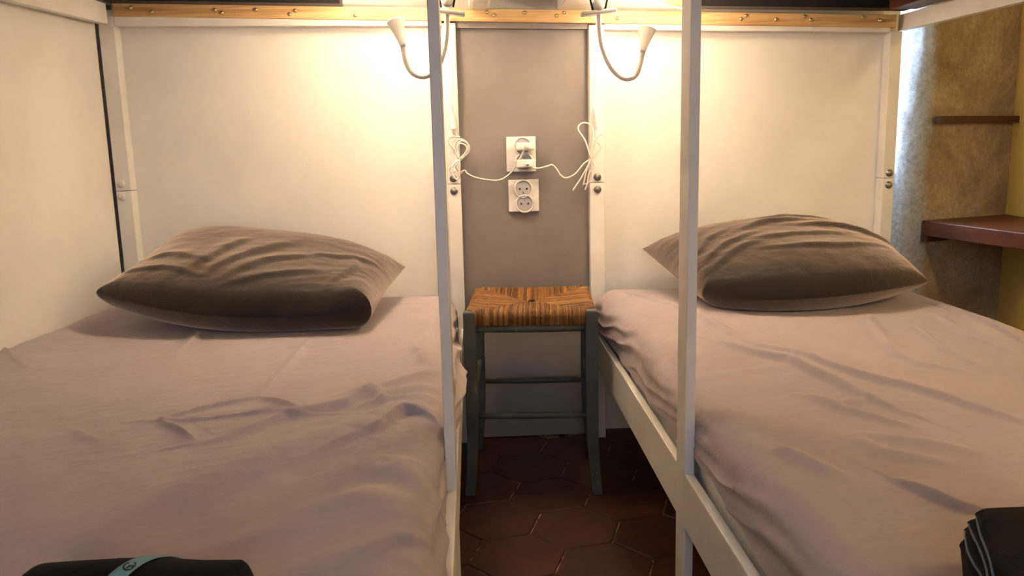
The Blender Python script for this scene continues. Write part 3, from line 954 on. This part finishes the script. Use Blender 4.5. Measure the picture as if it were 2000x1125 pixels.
cordsR = [
    [(0.3420, -0.0300, 1.1560), (0.3485, -0.0300, 1.1268), (0.3489, -0.0300, 1.0758), (0.3437, -0.0300, 0.9986), (0.3394, -0.0300, 0.9467), (0.3379, -0.0300, 0.9231)],
    [(0.3491, -0.0160, 0.8677), (0.3422, -0.0160, 0.8572), (0.3407, -0.0160, 0.8345), (0.3377, -0.0160, 0.8010), (0.3349, -0.0160, 0.7889)],
    [(0.3341, -0.0220, 0.7891), (0.3287, -0.0220, 0.8013), (0.3180, -0.0220, 0.8351), (0.3006, -0.0220, 0.8621), (0.3021, -0.0220, 0.8753), (0.3143, -0.0220, 0.8817), (0.3306, -0.0220, 0.8773), (0.3386, -0.0220, 0.8612), (0.3399, -0.0220, 0.8412), (0.3355, -0.0220, 0.8012), (0.3340, -0.0220, 0.7851)],
    [(0.3360, -0.0180, 0.7890), (0.3417, -0.0180, 0.8278), (0.3500, -0.0180, 0.8436), (0.3623, -0.0180, 0.8527)],
    [(0.3368, -0.0120, 0.7861), (0.3534, -0.0120, 0.8073), (0.3603, -0.0120, 0.8179), (0.3563, -0.0120, 0.8274), (0.3508, -0.0120, 0.8288)],
    [(0.3343, -0.0200, 0.7890), (0.3204, -0.0200, 0.7611), (0.3024, -0.0200, 0.7317), (0.2842, -0.0200, 0.7050)],
    [(0.3355, -0.0120, 0.7888), (0.3257, -0.0120, 0.7674), (0.3186, -0.0120, 0.7404), (0.3129, -0.0120, 0.7174)],
    [(0.3354, -0.0120, 0.7848), (0.3366, -0.0120, 0.7536), (0.3323, -0.0120, 0.7305), (0.3212, -0.0120, 0.7213), (0.3157, -0.0120, 0.7214)],
    [(0.3368, -0.0120, 0.7847), (0.3422, -0.0120, 0.7670), (0.3283, -0.0120, 0.7470), (0.3240, -0.0120, 0.7226), (0.3183, -0.0120, 0.7050)],
    [(0.3349, -0.0160, 0.7889), (0.3142, -0.0160, 0.7746), (0.2934, -0.0160, 0.7508), (0.2755, -0.0160, 0.7404), (0.2631, -0.0160, 0.7393), (0.2509, -0.0160, 0.7478), (0.2415, -0.0160, 0.7629), (0.2293, -0.0160, 0.7740), (0.2156, -0.0160, 0.7703), (0.1909, -0.0160, 0.7656)] + [(0.1724, -0.0100, 0.7712), (0.1616, -0.0100, 0.7783)],
]
swR = ([(0.3433, -0.0160, 0.9222)][0], [(0.3518, -0.0160, 0.8663)][0], 0.0075, 0.017)
cl = [(0.2701, -0.3300, 1.1156), (0.3481, -0.3300, 1.1219)]
lampR, lightR, dirR = clip_lamp('lit white gooseneck clip lamp above the right bed, right of the sockets', g, [(0.4094, -0.3300, 1.0358)][0], [(0.4207, -0.3300, 1.0822)][0],
                          cl[0][0], cl[1][0], cl[0][2], cl[1][2] - cl[0][2], [(0.3079, -0.3300, 1.1215)][0][0], cordsR, swR, None, YL)
for t, p, d in ((lampL, lightL, dirL), (lampR, lightR, dirR)):
    lo = lamp_light('lamp_disc', 'AREA', p, 7.5, (1.0, 0.79, 0.59), 0.030, None, p + d)
    lo.data.shape = 'DISK'
    lo.data.spread = math.radians(130)
    lo.parent = t
    lo.location = p - t.location
    lo = lamp_light('bulb_light', 'POINT', p, 3.2, (1.0, 0.79, 0.59), 0.018)
    lo.parent = t
    lo.location = p - t.location + d * 0.034


# ------------------------------------------------------------------ double sockets and the two plugs
def wall_socket(label, c0, c1, plate):
    (px0, pz0, px1, pz1) = plate
    t = thing('wall_socket', label, 'socket', ((px0 + px1) / 2, 0.03, (pz0 + pz1) / 2), 'double wall sockets')
    box('plate', px0, px1, 0.0215, 0.0298, pz0, pz1, PLASTIC, t, 0.002)
    for q, (x, z) in enumerate((c0, c1)):
        lathe('rim', [(0.0252, 0.0), (0.0252, 0.0075), (0.0240, 0.0095), (0.0212, 0.0095), (0.0212, 0.003)], (x, 0.0215, z), (0, -1, 0), PLASTIC, t, 32)
        f = lathe('socket_face', [(0.0208, 0.0), (0.0208, 0.0060), (0.0190, 0.0066), (0.001, 0.0066)], (x, 0.0215, z), (0, -1, 0), SOCKET, t, 32)
        for s in (-1, 1):
            lathe('pin_hole', [(0.0026, 0.0), (0.0026, 0.0072), (0.0004, 0.0072)], (x + s * 0.0095, 0.0215, z), (0, -1, 0), DARK, f, 12)
        lathe('earth_pin', [(0.0022, 0.0), (0.0022, 0.0105), (0.0014, 0.0125), (0.0003, 0.0127)], (x, 0.0215, z + (0.0105 if q else -0.0105)), (0, -1, 0), STEEL, f, 12)
    return t


a, b = [(0.1544, 0.0130, 0.8252), (0.1576, 0.0130, 0.7830)], [(0.1533, 0.0130, 0.7105), (0.1566, 0.0130, 0.6703)]
pu, pl = [(0.1105, 0.0220, 0.7566), (0.1899, 0.0220, 0.8500)], [(0.1134, 0.0220, 0.6485), (0.1961, 0.0220, 0.7351)]
wall_socket('white double wall socket with two plugs in it, upper of the pair', (a[0][0], a[0][2]), (a[1][0], a[1][2]), (pu[0][0], pu[0][2], pu[1][0], pu[1][2]))
wall_socket('white double wall socket with both outlets empty, lower of the pair', (b[0][0], b[0][2]), (b[1][0], b[1][2]), (pl[0][0], pl[0][2], pl[1][0], pl[1][2]))
for t, (x0, x1, z0, z1), e in ((lampL, (0.1340, 0.1849, 0.8138, 0.8341), (0.1622, 0.8227)), (lampR, (0.1343, 0.1868, 0.7679, 0.7896), (0.1640, 0.7783))):
    p = box('plug', x0, x1, -0.014, 0.0145, z0, z1, PLASTIC, t, 0.004)
    lathe('cable_boot', [(0.0055, -0.002), (0.005, 0.004), (0.0028, 0.012), (0.0022, 0.013)], (e[0], -0.014, e[1]), (0.1, -1, 0), PLASTIC, p, 12)


# ------------------------------------------------------------------ the rush-seated stool
ST = thing('stool', 'grey-green painted wooden stool with a woven rush seat between the beds', 'stool', (0.153, -0.212, 0))
A = math.radians(-4.6)
cs, sn = math.cos(A), math.sin(A)
sx, sy, hs = 0.1420, 0.1455, 0.453


def L2W(x, y, z):
    return (0.153 + x * cs - y * sn, -0.212 + x * sn + y * cs, z)


def stool_leg(ix, iy):
    V, F = [], []
    ctr = []
    for z in (0.0, 0.03, 0.07, 0.11, 0.15, 0.19, 0.25, 0.35, hs - 0.003, hs):
        k = max(0, (0.19 - z) / 0.19)
        out = 0.012 * k ** 1.8
        w = 0.0142 - 0.0025 * k if iy < 0 else 0.0115 - 0.002 * k
        if z >= hs:
            w -= 0.003
        ctr.append((ix * (sx + out), iy * (sy + 0.3 * out), z, w))
    for (x, y, z, w) in ctr:
        for (dx, dy) in ((-1, -1), (1, -1), (1, 1), (-1, 1)):
            V.append(L2W(x + dx * w, y + dy * w, z))
    for i in range(len(ctr) - 1):
        for k in range(4):
            k2 = (k + 1) % 4
            F.append((i * 4 + k, i * 4 + k2, (i + 1) * 4 + k2, (i + 1) * 4 + k))
    F.append((3, 2, 1, 0))
    o = (len(ctr) - 1) * 4
    F.append((o, o + 1, o + 2, o + 3))
    return mesh('leg', V, F, STOOL, ST, False, None, 0.002)


for ix in (-1, 1):
    for iy in (-1, 1):
        stool_leg(ix, iy)


def rung(name, a, b, r):
    pts = [Vector(L2W(*a)).lerp(Vector(L2W(*b)), t) for t in (0, 0.25, 0.5, 0.75, 1)]
    V, F = tube_geo(pts, [r * 0.85, r, r * 1.05, r, r * 0.85], 12)
    return mesh(name, V, F, STOOL, ST, True)


i_x, i_y = sx - 0.013, sy - 0.012
rung('seat_rail', (-i_x, -sy, 0.4105), (i_x, -sy, 0.4105), 0.0100)
rung('seat_rail', (-i_x, sy, 0.4105), (i_x, sy, 0.4105), 0.0100)
rung('seat_rail', (-sx, -i_y, 0.395), (-sx, i_y, 0.395), 0.0100)
rung('seat_rail', (sx, -i_y, 0.395), (sx, i_y, 0.395), 0.0100)
rung('stretcher', (-i_x, -sy, 0.197), (i_x, -sy, 0.197), 0.0078)
rung('stretcher', (-i_x, sy, 0.197), (i_x, sy, 0.197), 0.0078)
rung('stretcher', (-sx, -i_y, 0.255), (-sx, i_y, 0.255), 0.0088)
rung('stretcher', (sx, -i_y, 0.255), (sx, i_y, 0.255), 0.0088)


def rush_seat():
    """four triangles of rush cords: each cord leaves the seam, runs out to its rail, folds over it and down the face"""
    V, F, T = [], [], []
    W_, D_ = sx + 0.004, sy + 0.004             # half width / depth to the outside of the wrapped rails
    step = 0.0041

    def cord(pts, r):
        v, f = tube_geo(pts, r, 6, len(V), False)
        V.extend(v)
        F.extend(f)
        c = random.random()
        T.extend([c] * len(v))

    def zt(x, y):
        e = max(abs(x) / W_, abs(y) / D_)
        return 0.4545 - 0.010 * (1 - e ** 2) + random.uniform(-0.0006, 0.0006)
    seam = 0.22                                  # half length of the middle seam, as a share of the width
    for side in ('f', 'b', 'l', 'r'):
        half = (W_ if side in 'fb' else D_) - 0.014
        k = -half
        while k <= half:
            if side in 'fb':
                s = -1 if side == 'f' else 1
                ax = abs(k) / W_
                y_in = s * D_ * max(0.02, (ax - 0.06) / 0.94) if ax > 0.06 else s * 0.01
                run = [(k + random.uniform(-0.0008, 0.0008), y_in + (s * D_ - y_in) * t) for t in (0, 0.25, 0.5, 0.75, 0.93)]
                pts = [L2W(x, y, zt(x, y)) for x, y in run]
                pts += [L2W(k, s * (D_ + 0.003), 0.4490), L2W(k, s * (D_ + 0.0075), 0.4400), L2W(k, s * (D_ + 0.0065), 0.4290), L2W(k, s * (D_ + 0.003), 0.4195)]
            else:
                s = -1 if side == 'l' else 1
                ay = abs(k) / D_
                x_in = s * W_ * max(0.06, ay * 0.94 + 0.06)
                bow = 0.006 * math.sin(ay * math.pi)
                run = [(x_in + (s * W_ - x_in) * t, k + random.uniform(-0.0012, 0.0012) + bow * (1 - t) * (1 if k > 0 else -1)) for t in (0, 0.25, 0.5, 0.75, 0.93)]
                pts = [L2W(x, y, zt(x, y)) for x, y in run]
                pts += [L2W(s * (W_ + 0.003), k, 0.4490), L2W(s * (W_ + 0.0075), k, 0.4380), L2W(s * (W_ + 0.0065), k, 0.4240), L2W(s * (W_ + 0.002), k, 0.409)]
            cord(pts, random.uniform(0.0020, 0.0028))
            k += step
    o = mesh('rush_seat', V, F, RUSH, ST, True, 'stuff')
    at = o.data.attributes.new('strand', 'FLOAT', 'POINT')
    at.data.foreach_set('value', np.array(T, dtype=np.float32))
    # padding under the cords
    v = [L2W(x * (W_ - 0.004), y * (D_ - 0.004), z) for z in (0.42, 0.4425) for x, y in ((-1, -1), (1, -1), (1, 1), (-1, 1))]
    mesh('seat_core', v, BOXF, DARKWOOD, ST)


rush_seat()


# ------------------------------------------------------------------ shelf and batten in the alcove
sh = prism('wall_shelf', [(1.377, 0.222), (1.703, 0.322), (1.703, -0.55), (1.553, -0.55)], 0.524, 0.570, BROWN, None, 0.003)
tag(sh, 'thick red-brown wooden shelf board in the alcove right of the bed', 'shelf')
bt = thing('wall_batten', 'narrow dark brown wooden batten on the rough wall above the shelf', 'batten', (1.55, 0.27, 0.866))
beam('board', (1.397, 0.208, 0.869), (1.700, 0.303, 0.865), 0.022, 0.0215, DARKWOOD, bt)
bs = beam('shelf_support', (1.379, 0.208, 0.515), (1.46, 0.232, 0.515), 0.022, 0.018, DARKWOOD)
tag(bs, 'short dark wooden support strip on the rough wall under the shelf end', 'support')


# ------------------------------------------------------------------ rolled and folded blankets at the foot
def rolled_blanket():
    t = thing('blanket', 'rolled black fleece blanket with a pale teal band, left bed front edge', 'blanket', (-0.30, -1.62, 0.44), 'black fleece blankets at the bed fronts')
    n, m = 60, 40
    x0, x1 = -0.400, -0.1735
    cy = -1.632
    V, F = [], []

    def surf(s_, a, lift=0.0):
        e = 1.0
        if s_ < 0.22:
            e *= max(0.0, s_ / 0.22) ** 0.5
        if s_ > 0.94:
            e *= max(0.0, (1 - s_) / 0.06) ** 0.4
        r = 0.002 + 0.036 * e * (1 + 0.02 * math.sin(a * 3 + s_ * 5)) + lift
        cz = 0.4800 - (0.038 - min(0.038, r)) * (0.75 if s_ < 0.5 else 0.1) + 0.0045 * math.sin(math.pi * min(1, s_ * 1.25)) - 0.004 * max(0, s_ - 0.6)/0.4
        return (x0 + (x1 - x0) * s_, cy + r * 1.2 * math.cos(a), max(cz + r * math.sin(a), 0.4425))
    for i in range(n + 1):
        for k in range(m):
            V.append(surf(i / n, 2 * math.pi * k / m))
    for i in range(n):
        for k in range(m):
            k2 = (k + 1) % m
            F.append((i * m + k, i * m + k2, (i + 1) * m + k2, (i + 1) * m + k))
    F.append(tuple(reversed(range(m))))
    F.append(tuple(n * m + k for k in range(m)))
    mesh('roll', V, F, FLEECE, t, True)
    sp = [(x1 + 0.001, cy + (0.006 + 0.0034 * q) * math.cos(q * 0.9) * 1.1, 0.479 + (0.004 + 0.0030 * q) * math.sin(q * 0.9)) for q in range(8)]
    tube('spiral_edge', sp, 0.0022, FLEECE, t, 6, 5)

    # band slanting over the roll
    def band_x(a):
        return -0.2620 - 0.0165 * (a - math.radians(80)) / math.radians(45)
    V, F = [], []
    k0, k1, q, w = math.radians(-20), math.radians(205), 44, 0.0150
    for i in range(q + 1):
        a = k0 + (k1 - k0) * i / q
        for f in (-0.5, -0.17, 0.17, 0.5):
            V.append(surf((band_x(a) + f * w - x0) / (x1 - x0), a, 0.0010))
    for i in range(q):
        for k in range(3):
            F.append((i * 4 + k, i * 4 + k + 1, i * 4 + k + 5, i * 4 + k + 4))
    bd = mesh('band', V, F, TEAL, t, True)
    md = bd.modifiers.new('solid', 'SOLIDIFY')
    md.thickness = 0.0008
    # round emblem printed on the band: an open ring with a wedge
    a0 = math.radians(96)
    rr_ = 0.038

    def on_band(px_, py_):
        a = a0 - py_ / rr_
        return surf((band_x(a0) + px_ - x0) / (x1 - x0), a, 0.0021)
    V, F = [], []
    for i in range(25):
        th = math.radians(60 - 300 * i / 24)
        for r in (0.0036, 0.0049):
            V.append(on_band(r * math.cos(th), r * math.sin(th)))
    for i in range(24):
        F.append((i * 2, i * 2 + 2, i * 2 + 3, i * 2 + 1))
    o = len(V)
    V += [on_band(p, q_) for p, q_ in ((-0.0006, 0.0006), (0.0044, 0.0006), (0.0040, -0.0024), (0.0016, -0.0010), (-0.0016, -0.0030))]
    F.append((o + 4, o + 3, o + 2, o + 1, o))
    e_ = mesh('emblem', V, F, INK, bd)
    md = e_.modifiers.new('solid', 'SOLIDIFY')
    md.thickness = 0.0003


def folded_blanket():
    t = thing('blanket', 'folded black fleece blanket with blue-grey stitched edges, right bed front edge', 'blanket', (0.5, -1.66, 0.44), 'black fleece blankets at the bed fronts')
    def layer(name, y0, y1, z0, z1, line, xb):
        """one fold: a slab with rounded edges whose left end follows `line` (x, y) on the bed"""
        ly = [p[1] for p in line][::-1]
        lx = [p[0] for p in line][::-1]

        def left(y):
            if y <= ly[0]:
                return lx[0] + (y - ly[0]) * 0.10
            return float(np.interp(y, ly, lx))
        r = (z1 - z0) / 2
        zm = (z0 + z1) / 2
        prof = []
        for k in range(9):
            a = math.radians(-90 + 180 * k / 8)
            prof.append((y1 - r + r * math.cos(a), zm + r * math.sin(a)))
        for k in range(1, 16):
            prof.append((y1 - r + (y0 + r - y1 + r) * k / 16, z1 + 0.0010 * math.sin(k * 1.3)))
        for k in range(9):
            a = math.radians(90 + 180 * k / 8)
            prof.append((y0 + r + r * math.cos(a), zm + r * math.sin(a)))
        for k in range(1, 16):
            prof.append((y0 + r - (y0 + r - y1 + r) * k / 16, z0))
        n = len(prof)
        V, F = [], []
        ss = [0, 0.004, 0.012, 0.025, 0.045, 0.08, 0.2, 0.4, 0.6, 0.8, 1.0]
        for s in ss:
            e = 1 - min(1.0, s / 0.045)
            flat = 0.25 + 0.75 * math.sqrt(max(0.0, 1 - e * e))
            for (y, z) in prof:
                xl = left(y)
                V.append((xl + (xb - xl) * s, y, zm + (z - zm) * flat))
        for i in range(len(ss) - 1):
            for k in range(n):
                k2 = (k + 1) % n
                F.append((i * n + k, i * n + k2, (i + 1) * n + k2, (i + 1) * n + k))
        F.append(tuple(reversed(range(n))))
        F.append(tuple((len(ss) - 1) * n + k for k in range(n)))
        return mesh(name, V, F, FLEECE, t, True)
    e1 = [(0.4578, -1.5933, 0.5120), (0.4506, -1.6068, 0.5120), (0.4406, -1.6271, 0.5120), (0.4327, -1.6464, 0.5120), (0.4232, -1.6688, 0.5120), (0.4108, -1.6933, 0.5120)]
    e2 = [(0.4581, -1.5827, 0.4990), (0.4506, -1.6000, 0.4990), (0.4441, -1.6185, 0.4990), (0.4363, -1.6387, 0.4990), (0.4272, -1.6592, 0.4990), (0.4184, -1.6762, 0.4990)]
    e3 = [(0.4615, -1.5729, 0.4870), (0.4507, -1.5918, 0.4870), (0.4412, -1.6118, 0.4870), (0.4342, -1.6327, 0.4870), (0.4315, -1.6444, 0.4870), (0.4263, -1.6580, 0.4870)]
    e4 = [(0.4698, -1.5604, 0.4680), (0.4557, -1.5817, 0.4680), (0.4433, -1.6020, 0.4680), (0.4365, -1.6192, 0.4680), (0.4290, -1.6371, 0.4680)]
    layer('fold', -1.80, e1[0][1] + 0.004, 0.5035, 0.5205, [(p[0], p[1]) for p in e1], 0.66)
    layer('fold', -1.80, e2[0][1] + 0.004, 0.4930, 0.5050, [(p[0], p[1]) for p in e2], 0.66)
    layer('fold', -1.80, e3[0][1] + 0.004, 0.4780, 0.4950, [(p[0], p[1]) for p in e3], 0.66)
    layer('fold', -1.80, e4[0][1] + 0.010, 0.4430, 0.4800, [(p[0], p[1]) for p in e4], 0.66)
    edges = ([(x - 0.0006, y, z) for x, y, z in e1], [(x - 0.0006, y, z) for x, y, z in e2], [(x - 0.0006, y, z) for x, y, z in e3])
    for pts in edges:
        e = tube('stitched_edge', pts, 0.0013, STITCH, t, 6, 12)
        P = spline(pts, 8)
        V, F = [], []
        for i in range(6, len(P) - 2, 1):
            v, f = tube_geo([P[i] + Vector((-0.0008, 0, -0.0006)), P[i] + Vector((0.0042, 0.0012, 0.0012))], 0.0006, 5, len(V))
            V += v
            F += f
        mesh('stitches', V, F, STITCH, e, True, 'stuff')


rolled_blanket()
folded_blanket()
